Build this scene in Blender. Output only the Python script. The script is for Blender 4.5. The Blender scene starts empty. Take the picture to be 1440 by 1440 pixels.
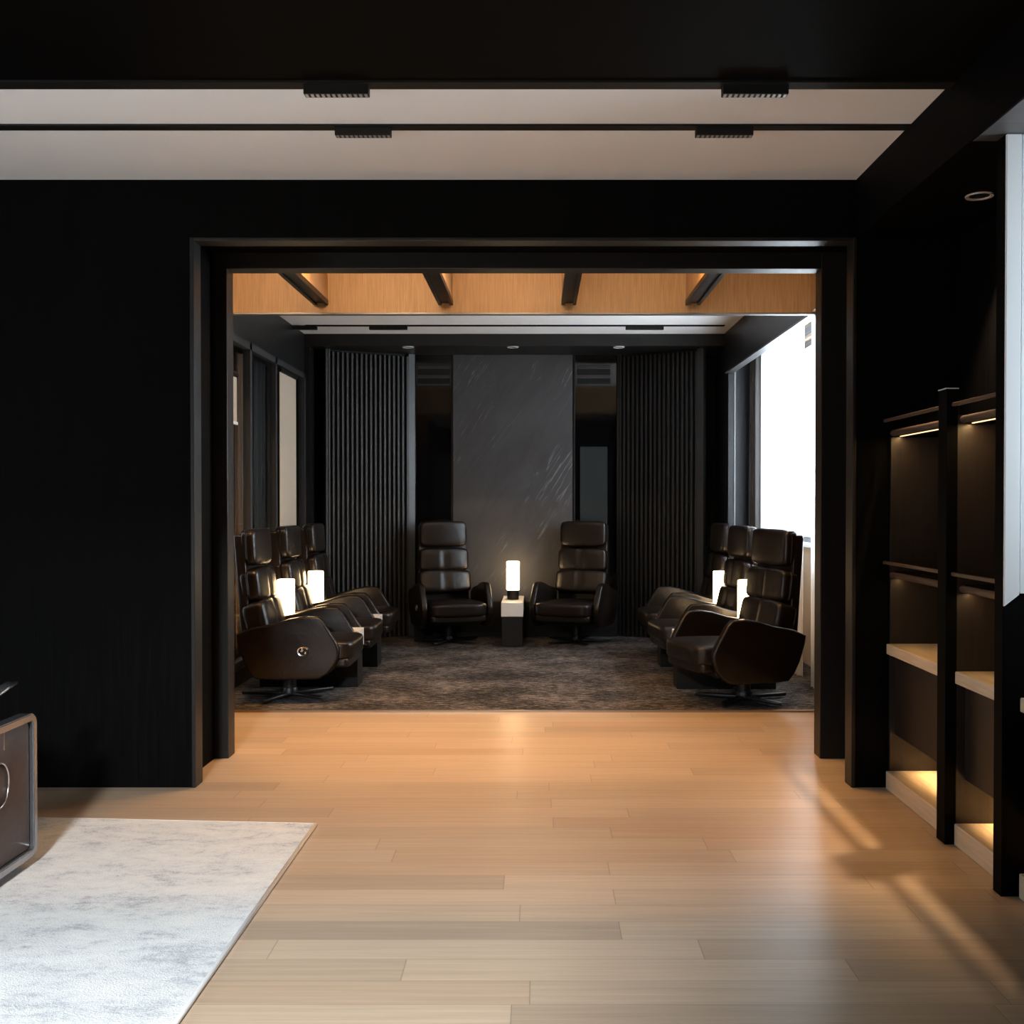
import bpy, bmesh, math, random
from mathutils import Vector, Matrix
random.seed(7)
S = bpy.context.scene
COL = S.collection
R = math.radians

# ------------------------------------------------------------------ helpers
def link(o, parent=None):
    COL.objects.link(o)
    if parent is not None:
        o.parent = parent
    return o

class MB:
    """collects shapes into one bmesh"""
    def __init__(self): self.bm = bmesh.new()
    def _xf(self, verts, m):
        if m is not None:
            bmesh.ops.transform(self.bm, matrix=m, verts=verts)
    def box(self, x0, x1, y0, y1, z0, z1, bev=0.0, seg=2, m=None):
        r = bmesh.ops.create_cube(self.bm, size=1.0)
        vs = r['verts']
        bmesh.ops.transform(self.bm, verts=vs, matrix=Matrix.Translation(((x0+x1)/2, (y0+y1)/2, (z0+z1)/2)) @ Matrix.Diagonal((x1-x0, y1-y0, z1-z0, 1)))
        if bev > 0:
            es = list({e for v in vs for e in v.link_edges})
            rr = bmesh.ops.bevel(self.bm, geom=es, offset=bev, segments=seg, affect='EDGES', profile=0.5, clamp_overlap=True)
            vs = list({v for f in rr['faces'] for v in f.verts} | {v for v in vs if v.is_valid})
        self._xf(vs, m)
        return self
    def prism(self, pts, axis, a, b, bev=0.0, seg=2, m=None):
        """polygon (u,v) extruded along axis from a to b; axis x: (y,z), y: (x,z), z: (x,y)"""
        def P(u, v, w):
            return {'x': (w, u, v), 'y': (u, w, v), 'z': (u, v, w)}[axis]
        A = [self.bm.verts.new(P(u, v, a)) for u, v in pts]
        B = [self.bm.verts.new(P(u, v, b)) for u, v in pts]
        n = len(pts)
        fs = [self.bm.faces.new(A), self.bm.faces.new(B[::-1])]
        for i in range(n):
            fs.append(self.bm.faces.new([A[i], B[i], B[(i+1) % n], A[(i+1) % n]]))
        bmesh.ops.recalc_face_normals(self.bm, faces=fs)
        vs = A + B
        if bev > 0:
            es = list({e for f in fs[:2] for e in f.edges})
            rr = bmesh.ops.bevel(self.bm, geom=es, offset=bev, segments=seg, affect='EDGES', profile=0.5, clamp_overlap=True)
            vs = list({v for f in rr['faces'] for v in f.verts} | {v for v in vs if v.is_valid})
        self._xf(vs, m)
        return self
    def lathe(self, prof, n=32, c=(0, 0, 0), m=None):
        rings = []
        for r, z in prof:
            if r < 1e-6:
                rings.append([self.bm.verts.new((c[0], c[1], c[2]+z))])
            else:
                rings.append([self.bm.verts.new((c[0]+r*math.cos(2*math.pi*k/n), c[1]+r*math.sin(2*math.pi*k/n), c[2]+z)) for k in range(n)])
        fs = []
        for p, q in zip(rings[:-1], rings[1:]):
            for k in range(n):
                k2 = (k+1) % n
                if len(p) == 1 and len(q) == 1: continue
                if len(p) == 1: fs.append(self.bm.faces.new([p[0], q[k], q[k2]]))
                elif len(q) == 1: fs.append(self.bm.faces.new([p[k], p[k2], q[0]]))
                else: fs.append(self.bm.faces.new([p[k], p[k2], q[k2], q[k]]))
        bmesh.ops.recalc_face_normals(self.bm, faces=fs)
        self._xf([v for r in rings for v in r], m)
        return self
    def tube(self, pts, r, n=10, closed=False, m=None, flat=None):
        """tube through points; flat=(a,b) makes an elliptic/rect section"""
        pts = [Vector(p) for p in pts]; N = len(pts)
        rings = []
        up0 = None
        for i, p in enumerate(pts):
            a = pts[(i-1) % N] if (closed or i > 0) else p
            b = pts[(i+1) % N] if (closed or i < N-1) else p
            t = (b-a).normalized()
            if up0 is None:
                up0 = Vector((0, 0, 1)) if abs(t.z) < .9 else Vector((1, 0, 0))
            s = t.cross(up0).normalized(); u = s.cross(t).normalized(); up0 = u
            ring = []
            for k in range(n):
                ang = 2*math.pi*k/n
                ra, rb = (r, r) if flat is None else flat
                ring.append(self.bm.verts.new(p + s*ra*math.cos(ang) + u*rb*math.sin(ang)))
            rings.append(ring)
        fs = []
        for i in range(N if closed else N-1):
            A, B = rings[i], rings[(i+1) % N]
            for k in range(n):
                k2 = (k+1) % n
                fs.append(self.bm.faces.new([A[k], A[k2], B[k2], B[k]]))
        if not closed:
            fs.append(self.bm.faces.new(rings[0][::-1])); fs.append(self.bm.faces.new(rings[-1]))
        bmesh.ops.recalc_face_normals(self.bm, faces=fs)
        self._xf([v for r_ in rings for v in r_], m)
        return self
    def cushion(self, c, h, k=5.0, n=12, fn=None, m=None):
        """soft rounded block: centre c, half sizes h, exponent k"""
        r = bmesh.ops.create_cube(self.bm, size=2.0)
        es = list({e for v in r['verts'] for e in v.link_edges})
        before = set(self.bm.verts) - set(r['verts'])
        bmesh.ops.subdivide_edges(self.bm, edges=es, cuts=n, use_grid_fill=True)
        vs = [v for v in self.bm.verts if v not in before]
        for v in vs:
            p = v.co.copy()
            # denser towards the rims
            p = Vector([math.sin(q*math.pi/2)*.45 + q*.55 for q in p])
            inf = max(abs(p.x), abs(p.y), abs(p.z))
            nk = (abs(p.x)**k + abs(p.y)**k + abs(p.z)**k)**(1/k)
            p *= inf/nk
            q = Vector((p.x*h[0], p.y*h[1], p.z*h[2]))
            if fn: q = fn(p, q)
            v.co = q + Vector(c)
        self._xf(vs, m)
        return self
    def grid(self, f, nu, nv):
        V = [[self.bm.verts.new(f(i/nu, j/nv)) for j in range(nv+1)] for i in range(nu+1)]
        for i in range(nu):
            for j in range(nv):
                self.bm.faces.new([V[i][j], V[i+1][j], V[i+1][j+1], V[i][j+1]])
        return self
    def build(self, name, mat, parent=None, smooth=None, kind=None):
        me = bpy.data.meshes.new(name)
        self.bm.to_mesh(me); self.bm.free()
        if mat is not None: me.materials.append(mat)
        if smooth is not None:
            me.polygons.foreach_set('use_smooth', [True]*len(me.polygons))
            if smooth < 180:
                me.set_sharp_from_angle(angle=R(smooth))
        o = bpy.data.objects.new(name, me)
        link(o, parent)
        if kind: o['kind'] = kind
        return o

def tag(o, label, cat, group=None, kind=None):
    o['label'] = label; o['category'] = cat
    if group: o['group'] = group
    if kind: o['kind'] = kind
    return o
def thing(name, label, cat, loc=(0, 0, 0), rz=0.0, group=None):
    o = bpy.data.objects.new(name, None); link(o)
    o.empty_display_size = .05
    o.location = loc; o.rotation_euler = (0, 0, rz)
    return tag(o, label, cat, group)
def copy_tree(o, parent=None):
    c = o.copy(); COL.objects.link(c)
    if parent is not None: c.parent = parent
    for ch in list(o.children):
        copy_tree(ch, c)
    return c
def struct(name, mb, mat, smooth=None):
    return mb.build(name, mat, smooth=smooth, kind='structure')
def box(*a, **k): return MB().box(*a, **k)

# ------------------------------------------------------------------ materials
def new_mat(name):
    m = bpy.data.materials.new(name); m.use_nodes = True
    nt = m.node_tree
    return m, nt, nt.nodes['Principled BSDF'], nt.nodes['Material Output']
def N(nt, t, **kw):
    n = nt.nodes.new(t)
    for k, v in kw.items(): setattr(n, k, v)
    return n
def L(nt, a, b): nt.links.new(a, b)
def coords_rs(nt, rot, scale):
    a = N(nt, 'ShaderNodeMapping'); a.inputs['Rotation'].default_value = rot
    b = N(nt, 'ShaderNodeMapping'); b.inputs['Scale'].default_value = scale
    tc = N(nt, 'ShaderNodeTexCoord'); L(nt, tc.outputs['Object'], a.inputs['Vector']); L(nt, a.outputs['Vector'], b.inputs['Vector'])
    return b.outputs['Vector']
def coords(nt, scale=(1, 1, 1), rot=(0, 0, 0), obj=True):
    tc = N(nt, 'ShaderNodeTexCoord'); mp = N(nt, 'ShaderNodeMapping')
    mp.inputs['Scale'].default_value = scale; mp.inputs['Rotation'].default_value = rot
    L(nt, tc.outputs['Object' if obj else 'Generated'], mp.inputs['Vector'])
    return mp.outputs['Vector']
def ramp(nt, fac, stops):
    r = N(nt, 'ShaderNodeValToRGB')
    e = r.color_ramp.elements
    while len(e) < len(stops): e.new(.5)
    for el, (p, c) in zip(e, stops):
        el.position = p; el.color = (*c, 1)
    L(nt, fac, r.inputs['Fac'])
    return r.outputs['Color']
def noise(nt, vec, scale, detail=4, rough=.6, dist=0):
    n = N(nt, 'ShaderNodeTexNoise')
    n.inputs['Scale'].default_value = scale; n.inputs['Detail'].default_value = detail
    n.inputs['Roughness'].default_value = rough; n.inputs['Distortion'].default_value = dist
    L(nt, vec, n.inputs['Vector'])
    return n.outputs['Fac']
def bump(nt, bs, h, strength, dist):
    b = N(nt, 'ShaderNodeBump'); b.inputs['Strength'].default_value = strength; b.inputs['Distance'].default_value = dist
    L(nt, h, b.inputs['Height']); L(nt, b.outputs['Normal'], bs.inputs['Normal'])
def plain(name, col, rough=.5, metal=0.0, spec=.5, coat=0.0):
    m, nt, bs, out = new_mat(name)
    bs.inputs['Base Color'].default_value = (*col, 1)
    bs.inputs['Roughness'].default_value = rough; bs.inputs['Metallic'].default_value = metal
    bs.inputs['Specular IOR Level'].default_value = spec
    bs.inputs['Coat Weight'].default_value = coat
    # faint unevenness of the finish
    h = noise(nt, coords(nt), 35, 3)
    mr = N(nt, 'ShaderNodeMapRange'); mr.inputs['To Min'].default_value = max(0, rough-.04); mr.inputs['To Max'].default_value = min(1, rough+.04)
    L(nt, h, mr.inputs['Value']); L(nt, mr.outputs['Result'], bs.inputs['Roughness'])
    return m
def grainy(name, c0, c1, scale, rough=.5, bs_=.15, spec=.5, fine=1.0):
    m, nt, bs, out = new_mat(name)
    v = coords(nt, scale)
    a = noise(nt, v, 1.0, 8, .65, .4)
    L(nt, ramp(nt, a, [(.32, c0), (.68, c1)]), bs.inputs['Base Color'])
    bs.inputs['Roughness'].default_value = rough; bs.inputs['Specular IOR Level'].default_value = spec
    bump(nt, bs, a, bs_, .002)
    return m
def emit(name, col, strength):
    m = bpy.data.materials.new(name); m.use_nodes = True
    nt = m.node_tree; nt.nodes.clear()
    e = N(nt, 'ShaderNodeEmission'); o = N(nt, 'ShaderNodeOutputMaterial')
    e.inputs['Color'].default_value = (*col, 1); e.inputs['Strength'].default_value = strength
    L(nt, e.outputs[0], o.inputs['Surface'])
    return m

BLACKWOOD = grainy('black_wood', (.0011, .0011, .0012), (.0030, .0028, .0028), (90, 90, 3), .6, .25, spec=.035)
BLACKMATT = plain('black_matt', (.004, .004, .0042), .6, spec=.25)
BLACKSATIN = plain('black_satin', (.006, .006, .0063), .4, spec=.4)
BLACKGLASS = plain('black_glass', (.002, .002, .0025), .06, spec=.5)
OAK = grainy('oak_veneer', (.33, .19, .085), (.50, .31, .15), (140, 140, 5), .5, .12)
SHELFOAK = grainy('shelf_oak', (.50, .39, .28), (.66, .53, .39), (60, 4, 60), .5, .1)
WHITECEIL = plain('ceiling_white', (.84, .85, .87), .75)
WHITEFAR = plain('ceiling_white_far', (.84, .83, .83), .75)
SOFFITGREY = grainy('soffit_grey', (.035, .035, .037), (.06, .06, .063), (3, 60, 60), .45, .3)
PALEMETAL = plain('pale_aluminium', (.52, .56, .60), .45)
JAMBGREY = plain('jamb_grey', (.76, .80, .84), .5)
CHROME = plain('chrome', (.55, .55, .56), .22, metal=1.0)
BRONZE = plain('bronze_edge', (.30, .22, .16), .35, metal=.8)
GUNMETAL = plain('gunmetal', (.16, .16, .17), .4, metal=.6)
SLATGREY = plain('slat_grey', (.030, .030, .032), .5)
SLATSHADE = plain('slat_shaded', (.006, .006, .0064), .5)  # same slats as the left panel, shade put into the colour
TABLEWHITE = plain('white_table_top', (.62, .60, .58), .35)
RAILWOOD = plain('rail_bronze', (.075, .048, .034), .4)
DRAWERWOOD = grainy('drawer_wood', (.010, .007, .006), (.020, .013, .011), (60, 60, 3), .45, .2)
CREAM = plain('cream_fabric', (.50, .42, .33), .8)
DRAPEBROWN = plain('brown_drape', (.15, .08, .04), .85)
DRAPEBLACK = plain('black_drape', (.008, .008, .009), .8)
DRAPEGREY = plain('grey_drape', (.10, .095, .095), .85)
WALLTAN = plain('tan_wall', (.40, .32, .24), .8)

def leather(name, c0, c1, rough):
    m, nt, bs, out = new_mat(name)
    v = coords(nt)
    a = noise(nt, v, 9, 4)
    L(nt, ramp(nt, a, [(.3, c0), (.7, c1)]), bs.inputs['Base Color'])
    vo = N(nt, 'ShaderNodeTexVoronoi'); vo.inputs['Scale'].default_value = 260; L(nt, v, vo.inputs['Vector'])
    w = noise(nt, v, 14, 5, .6, 1.2)
    ad = N(nt, 'ShaderNodeMath', operation='MULTIPLY_ADD'); ad.inputs[1].default_value = .12
    L(nt, vo.outputs['Distance'], ad.inputs[0]); L(nt, w, ad.inputs[2])
    bump(nt, bs, ad.outputs[0], .25, .006)
    bs.inputs['Roughness'].default_value = rough
    bs.inputs['Specular IOR Level'].default_value = .31
    return m
LEATHER = leather('dark_brown_leather', (.0045, .0028, .0022), (.008, .0050, .0039), .32)
SOFALEATHER = leather('sofa_leather', (.040, .022, .018), (.055, .032, .027), .38)

def floor_mat():
    m, nt, bs, out = new_mat('plank_floor')
    tc = N(nt, 'ShaderNodeTexCoord'); sep = N(nt, 'ShaderNodeSeparateXYZ'); L(nt, tc.outputs['Object'], sep.inputs[0])
    def M(op, a, b=None, c=None):
        n = N(nt, 'ShaderNodeMath', operation=op)
        for i, q in enumerate((a, b, c)):
            if q is None: continue
            if isinstance(q, (int, float)): n.inputs[i].default_value = q
            else: L(nt, q, n.inputs[i])
        return n.outputs[0]
    X, Y = sep.outputs[0], sep.outputs[1]
    W_, LEN = .132, 1.25
    row = M('FLOOR', M('DIVIDE', Y, W_))
    wn = N(nt, 'ShaderNodeTexWhiteNoise', noise_dimensions='1D'); L(nt, row, wn.inputs['W'])
    xs = M('ADD', M('DIVIDE', X, LEN), M('MULTIPLY', wn.outputs['Value'], 7.3))
    idx = M('FLOOR', xs)
    cv = N(nt, 'ShaderNodeCombineXYZ'); L(nt, row, cv.inputs[0]); L(nt, idx, cv.inputs[1])
    w2 = N(nt, 'ShaderNodeTexWhiteNoise', noise_dimensions='2D'); L(nt, cv.outputs[0], w2.inputs['Vector'])
    h = w2.outputs['Value']
    # grain: coordinates shifted per plank
    gv = N(nt, 'ShaderNodeCombineXYZ')
    L(nt, M('ADD', M('MULTIPLY', X, 1.6), M('MULTIPLY', h, 50)), gv.inputs[0])
    L(nt, M('ADD', M('MULTIPLY', Y, 55), M('MULTIPLY', h, 31)), gv.inputs[1])
    g = noise(nt, gv.outputs[0], 1.0, 7, .62, .6)
    gv2 = N(nt, 'ShaderNodeCombineXYZ')
    L(nt, M('ADD', M('MULTIPLY', X, 2.6), M('MULTIPLY', h, 90)), gv2.inputs[0])
    L(nt, M('MULTIPLY', Y, 170), gv2.inputs[1])
    g2 = noise(nt, gv2.outputs[0], 1.0, 3, .5)
    base = ramp(nt, h, [(0, (.35, .258, .183)), (.35, (.415, .310, .218)), (.7, (.465, .350, .25)), (1, (.395, .278, .188))])
    gm = M('ADD', M('MULTIPLY', g, .55), M('MULTIPLY', g2, .30))
    mul = M('MULTIPLY_ADD', gm, .95, .60)
    # joints
    fy = M('FRACT', M('DIVIDE', Y, W_)); fx = M('FRACT', xs)
    ey = M('LESS_THAN', M('MINIMUM', fy, M('SUBTRACT', 1, fy)), .008)
    ex = M('LESS_THAN', M('MINIMUM', fx, M('SUBTRACT', 1, fx)), .0012)
    j = M('MAXIMUM', ey, ex)
    mul2 = M('MULTIPLY', mul, M('MULTIPLY_ADD', j, -.35, 1))
    mx = N(nt, 'ShaderNodeMix', data_type='RGBA', blend_type='MULTIPLY'); mx.inputs['Factor'].default_value = 1
    L(nt, base, mx.inputs[6]);
    cc = N(nt, 'ShaderNodeCombineColor'); [L(nt, mul2, cc.inputs[i]) for i in range(3)]
    L(nt, cc.outputs[0], mx.inputs[7])
    L(nt, mx.outputs[2], bs.inputs['Base Color'])
    rr = M('MULTIPLY_ADD', g2, .14, .27)
    L(nt, rr, bs.inputs['Roughness'])
    bs.inputs['Specular IOR Level'].default_value = .26
    bump(nt, bs, M('MULTIPLY_ADD', j, -1.0, M('MULTIPLY', g2, .35)), .12, .002)
    return m
FLOOR = floor_mat()

def rug_mat():
    m, nt, bs, out = new_mat('distressed_rug')
    v = coords(nt, (1.0, 1.9, 1))
    a = noise(nt, v, 3.6, 9, .78, .4)
    b = noise(nt, coords(nt, (1.5, 4, 1)), 7, 6, .7, .3)
    f = noise(nt, coords(nt), 160, 3, .7)
    f2 = noise(nt, coords(nt), 55, 3, .7)
    ad = N(nt, 'ShaderNodeMath', operation='MULTIPLY_ADD'); ad.inputs[1].default_value = .45; L(nt, b, ad.inputs[0]); L(nt, a, ad.inputs[2])
    ad2 = N(nt, 'ShaderNodeMath', operation='MULTIPLY_ADD'); ad2.inputs[1].default_value = .30; L(nt, f2, ad2.inputs[0]); L(nt, ad.outputs[0], ad2.inputs[2])
    ad3 = N(nt, 'ShaderNodeMath', operation='MULTIPLY_ADD'); ad3.inputs[1].default_value = .42; L(nt, f, ad3.inputs[0]); L(nt, ad2.outputs[0], ad3.inputs[2])
    c = ramp(nt, ad3.outputs[0], [(.60, (.72, .72, .70)), (.84, (.62, .63, .63)), (.95, (.44, .46, .48)), (1.0, (.20, .23, .26))])
    # ramp input can exceed 1; compress
    mr = N(nt, 'ShaderNodeMapRange'); mr.inputs['From Min'].default_value = .35; mr.inputs['From Max'].default_value = 1.72
    L(nt, ad3.outputs[0], mr.inputs['Value'])
    nt.links.remove(c.node.inputs['Fac'].links[0]); L(nt, mr.outputs['Result'], c.node.inputs['Fac'])
    e = c.node.color_ramp.elements
    e[0].position = .41; e[1].position = .555; e[2].position = .645; e[3].position = .77
    L(nt, c, bs.inputs['Base Color']); bs.inputs['Roughness'].default_value = .95
    bs.inputs['Specular IOR Level'].default_value = .1
    bump(nt, bs, f, .7, .006)
    return m
RUG = rug_mat()
RUGEDGE = plain('rug_binding', (.72, .71, .69), .9)

def carpet_mat():
    m, nt, bs, out = new_mat('mottled_carpet')
    a = noise(nt, coords(nt, (15, 46, 1)), 1.0, 6, .8, .5)
    b = noise(nt, coords(nt, (1.2, 1.6, 1)), 1.6, 3, .6)
    f = noise(nt, coords(nt), 120, 3, .7)
    ad = N(nt, 'ShaderNodeMath', operation='MULTIPLY_ADD'); ad.inputs[1].default_value = .35; L(nt, b, ad.inputs[0]); L(nt, a, ad.inputs[2])
    ad2 = N(nt, 'ShaderNodeMath', operation='MULTIPLY_ADD'); ad2.inputs[1].default_value = .25; L(nt, f, ad2.inputs[0]); L(nt, ad.outputs[0], ad2.inputs[2])
    c = ramp(nt, ad2.outputs[0], [(.60, (.005, .0045, .0045)), (.74, (.018, .016, .015)), (.86, (.11, .095, .087)), (1.0, (.28, .24, .22))])
    L(nt, c, bs.inputs['Base Color']); bs.inputs['Roughness'].default_value = .95; bs.inputs['Specular IOR Level'].default_value = .1
    bump(nt, bs, f, .6, .008)
    return m
CARPET = carpet_mat()

def stone_mat():
    m, nt, bs, out = new_mat('slate_slab')
    v = coords_rs(nt, (0, R(-32), 0), (2.2, 1, .7))
    a = noise(nt, v, 2.2, 8, .62, .5)
    w = noise(nt, coords_rs(nt, (0, R(-32), 0), (4.2, 1, .30)), 2.0, 5, .55, .5)
    d = N(nt, 'ShaderNodeMath', operation='SUBTRACT'); d.inputs[1].default_value = .5; L(nt, w, d.inputs[0])
    ab = N(nt, 'ShaderNodeMath', operation='ABSOLUTE'); L(nt, d.outputs[0], ab.inputs[0])
    vein = ramp(nt, ab.outputs[0], [(0, (1, 1, 1)), (.012, (0, 0, 0))])
    msk = ramp(nt, noise(nt, coords(nt), 2.3, 3), [(.50, (0, 0, 0)), (.66, (1, 1, 1))])
    mk = N(nt, 'ShaderNodeMix', data_type='RGBA', blend_type='MULTIPLY'); mk.inputs['Factor'].default_value = 1
    L(nt, vein, mk.inputs[6]); L(nt, msk, mk.inputs[7])
    c = ramp(nt, a, [(.3, (.026, .026, .029)), (.7, (.045, .046, .049))])
    mx = N(nt, 'ShaderNodeMix', data_type='RGBA')
    L(nt, mk.outputs[2], mx.inputs['Factor']); L(nt, c, mx.inputs[6]); mx.inputs[7].default_value = (.14, .14, .145, 1)
    L(nt, mx.outputs[2], bs.inputs['Base Color']); bs.inputs['Roughness'].default_value = .5
    bump(nt, bs, a, .2, .004)
    return m
STONE = stone_mat()

def sheer_mat():
    m = bpy.data.materials.new('sheer_curtain'); m.use_nodes = True
    nt = m.node_tree; nt.nodes.clear()
    o = N(nt, 'ShaderNodeOutputMaterial'); t = N(nt, 'ShaderNodeBsdfTransparent'); tl = N(nt, 'ShaderNodeBsdfTranslucent'); d = N(nt, 'ShaderNodeBsdfDiffuse')
    t.inputs[0].default_value = (.95, .95, .95, 1); tl.inputs[0].default_value = (.78, .79, .82, 1); d.inputs[0].default_value = (.8, .8, .8, 1)
    m1 = N(nt, 'ShaderNodeMixShader'); m2 = N(nt, 'ShaderNodeMixShader')
    m1.inputs[0].default_value = .35; L(nt, tl.outputs[0], m1.inputs[1]); L(nt, d.outputs[0], m1.inputs[2])
    th = noise(nt, coords(nt, (1, 60, 1)), 3, 3)
    mr = N(nt, 'ShaderNodeMapRange'); mr.inputs['To Min'].default_value = .58; mr.inputs['To Max'].default_value = .78; L(nt, th, mr.inputs['Value'])
    L(nt, mr.outputs[0], m2.inputs[0]); L(nt, t.outputs[0], m2.inputs[1]); L(nt, m1.outputs[0], m2.inputs[2])
    L(nt, m2.outputs[0], o.inputs['Surface'])
    return m
SHEER = sheer_mat()
def glass_mat():
    m = bpy.data.materials.new('window_glass'); m.use_nodes = True
    nt = m.node_tree; nt.nodes.clear()
    o = N(nt, 'ShaderNodeOutputMaterial'); t = N(nt, 'ShaderNodeBsdfTransparent'); g = N(nt, 'ShaderNodeBsdfGlossy')
    t.inputs[0].default_value = (.93, .95, .95, 1); g.inputs['Roughness'].default_value = .03
    lw = N(nt, 'ShaderNodeLayerWeight'); lw.inputs['Blend'].default_value = .5
    fp = N(nt, 'ShaderNodeMath', operation='POWER'); fp.inputs[1].default_value = 5; L(nt, lw.outputs['Facing'], fp.inputs[0])
    fr = N(nt, 'ShaderNodeMath', operation='MULTIPLY_ADD'); fr.inputs[1].default_value = .4; fr.inputs[2].default_value = .03; L(nt, fp.outputs[0], fr.inputs[0])
    mx = N(nt, 'ShaderNodeMixShader'); L(nt, fr.outputs[0], mx.inputs[0]); L(nt, t.outputs[0], mx.inputs[1]); L(nt, g.outputs[0], mx.inputs[2])
    L(nt, mx.outputs[0], o.inputs['Surface'])
    return m
GLASS = glass_mat()
LAMPGLOW = emit('lamp_glow', (1.0, .68, .36), 20.0)
LEDWARM = emit('led_warm', (1.0, .66, .34), 2.2)
LEDCOFFER = emit('led_coffer', (1.0, .55, .20), 20.0)
DOWNGLOW = emit('downlight_on', (1.0, .72, .42), 3.0)
LENSOFF = plain('lens_off', (.30, .30, .31), .25)

# ------------------------------------------------------------------ camera
EYE = 1.30
cam = bpy.data.objects.new('camera', bpy.data.cameras.new('camera')); link(cam)
cam.data.sensor_width = 36; cam.data.lens = 36.0
cam.location = (0, 0, EYE)
cam.rotation_euler = (R(90-.72), 0, 0)
cam.data.shift_x = -37/1440.0
cam.data.shift_y = 6/1440.0
cam.data.clip_start = .05
S.camera = cam

# ------------------------------------------------------------------ world and daylight
w = bpy.data.worlds.new('world'); S.world = w; w.use_nodes = True
bg = w.node_tree.nodes['Background']
bg.inputs[0].default_value = (.86, .93, 1.0, 1); bg.inputs[1].default_value = 24.0
def portal(name, loc, rot, sx, sy):
    d = bpy.data.lights.new(name, 'AREA'); d.shape = 'RECTANGLE'; d.size = sx; d.size_y = sy
    d.cycles.is_portal = True
    o = bpy.data.objects.new(name, d); link(o); o.location = loc; o.rotation_euler = rot
    return o

# ------------------------------------------------------------------ SETTING
WY = 4.67            # front face of the wall with the wide opening
CEIL = 2.77
struct('floor', box(-4.6, 2.6, -3.2, 10.4, -.12, 0), FLOOR)
# outer shell of the near room
mb = MB().box(-4.6, -4.5, -3.2, .5, 0, 3.1).box(-4.6, -4.5, 1.9, WY, 0, 3.1).box(-4.6, -4.5, .5, 1.9, 0, .8).box(-4.6, -4.5, .5, 1.9, 2.2, 3.1)
struct('wall_left', mb, BLACKWOOD)
win = bpy.data.objects.new('window_fill', None); link(win); win['kind'] = 'structure'  # unseen window, added and sized to lift ceiling and shelf-front brightness
mb = MB()
for yy in (.5, 1.175, 1.85):
    mb.box(-4.57, -4.52, yy, yy+.05, .8, 2.2)
mb.box(-4.57, -4.52, .5, 1.9, .8, .85).box(-4.57, -4.52, .5, 1.9, 2.15, 2.2)
mb.build('window_frame', GUNMETAL, win)
box(-4.547, -4.543, .5, 1.9, .85, 2.15).build('window_pane', GLASS, win)
portal('fill_portal_left', (-4.62, 1.2, 1.5), (0, R(-90), 0), 1.4, 1.4)
# unseen wall added to block light on the right; added fill lamp beyond it
mb = MB().box(-4.5, -2.9, -.27, -.17, 0, 3.0).box(-.36, 2.3, -.27, -.17, 0, 3.0).box(-2.9, -.36, -.27, -.17, 2.28, 3.0)
struct('wall_light_block', mb, BLACKWOOD)
struct('wall_rear', box(-4.6, 2.6, -3.2, -3.1, 0, 3.1), BLACKWOOD)
mb = MB().box(-1.14, -.44, -2.66, -2.60, 2.70, 2.81).box(-1.14, -.44, -1.40, -1.34, 2.70, 2.81).box(-1.14, -1.09, -2.60, -1.40, 2.70, 2.81).box(-.49, -.44, -2.60, -1.40, 2.70, 2.81)
struct('trim_fill_frame', mb, PALEMETAL)  # made-up frame around the fill lamp, under a closed ceiling
dl4 = bpy.data.lights.new('fill_rear', 'AREA'); dl4.shape = 'RECTANGLE'; dl4.size = .48; dl4.size_y = 1.2
dl4.energy = 1560; dl4.color = (.90, .955, 1.0)  # unseen lamp added to brighten the floor and rug from behind
dl4o = bpy.data.objects.new('fill_rear', dl4); link(dl4o); dl4o.location = (-.79, -2.0, 2.74)
# wall with the opening: left part, header, right part (one wall, one mesh)
mb = MB()
mb.box(-4.5, -1.572, WY, WY+.09, 0, 2.96)
mb.box(-1.572, 1.436, WY, WY+.09, 2.503, 2.96)
mb.box(1.436, 2.2, WY, WY+.09, 0, 2.96)
mb.box(-4.5, -1.65, WY+.09, 5.20, 0, 2.96)         # pocket sides
mb.box(1.575, 2.2, WY+.09, 5.20, 0, 2.96)
mb.box(-1.65, 1.575, WY+.09, 5.20, 2.57, 2.96)
struct('wall_front', mb, BLACKWOOD)
# slim bronze-edged casing on the outer opening
mb = MB()
mb.box(-1.584, -1.566, WY-.006, WY+.094, 0, 2.508, .003)
mb.box(1.430, 1.448, WY-.006, WY+.094, 0, 2.508, .003)
mb.box(-1.566, 1.430, WY-.006, WY+.094, 2.492, 2.508, .003)
CASING = plain('dark_casing', (.008, .0065, .006), .42, spec=.35)
struct('trim_1', mb, CASING)
# inner portal
mb = MB()
mb.box(-1.75, -1.578, 5.20, 5.31, 0, 2.90, .004)
mb.box(1.433, 1.75, 5.20, 5.31, 0, 2.90, .004)
mb.box(-1.578, 1.433, 5.20, 5.31, 2.488, 2.90, .004)
struct('trim_2', mb, CASING)
# near ceiling
mb = MB()
mb.box(-4.5, 1.45, 3.60, WY, CEIL, CEIL+.1)
struct('ceiling', mb, WHITECEIL)
struct('ceiling_dark', box(-4.5, 1.45, 2.93, 3.60, CEIL-.008, CEIL+.1), BLACKWOOD)
mb = MB()
mb.box(-4.5, 1.45, -3.1, 2.93, CEIL+.04, CEIL+.1)
k = -1.95
while k < 1.44:
    mb.box(k, k+.012, .8, 2.93, CEIL-.012, CEIL+.04); k += .026
struct('ceiling_slats', mb, DRAWERWOOD)
# bulkhead over the display shelves
struct('ceiling_bulkhead', box(1.45, 2.2, 3.43, WY, 2.508, 2.95), BLACKWOOD)
struct('ceiling_window_bulkhead', box(1.45, 2.3, -3.1, 3.43, 2.508, 2.95), SOFFITGREY)
struct('trim_bulkhead', box(1.444, 1.45, -3.1, WY, 2.51, 2.95), BLACKWOOD)
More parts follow.
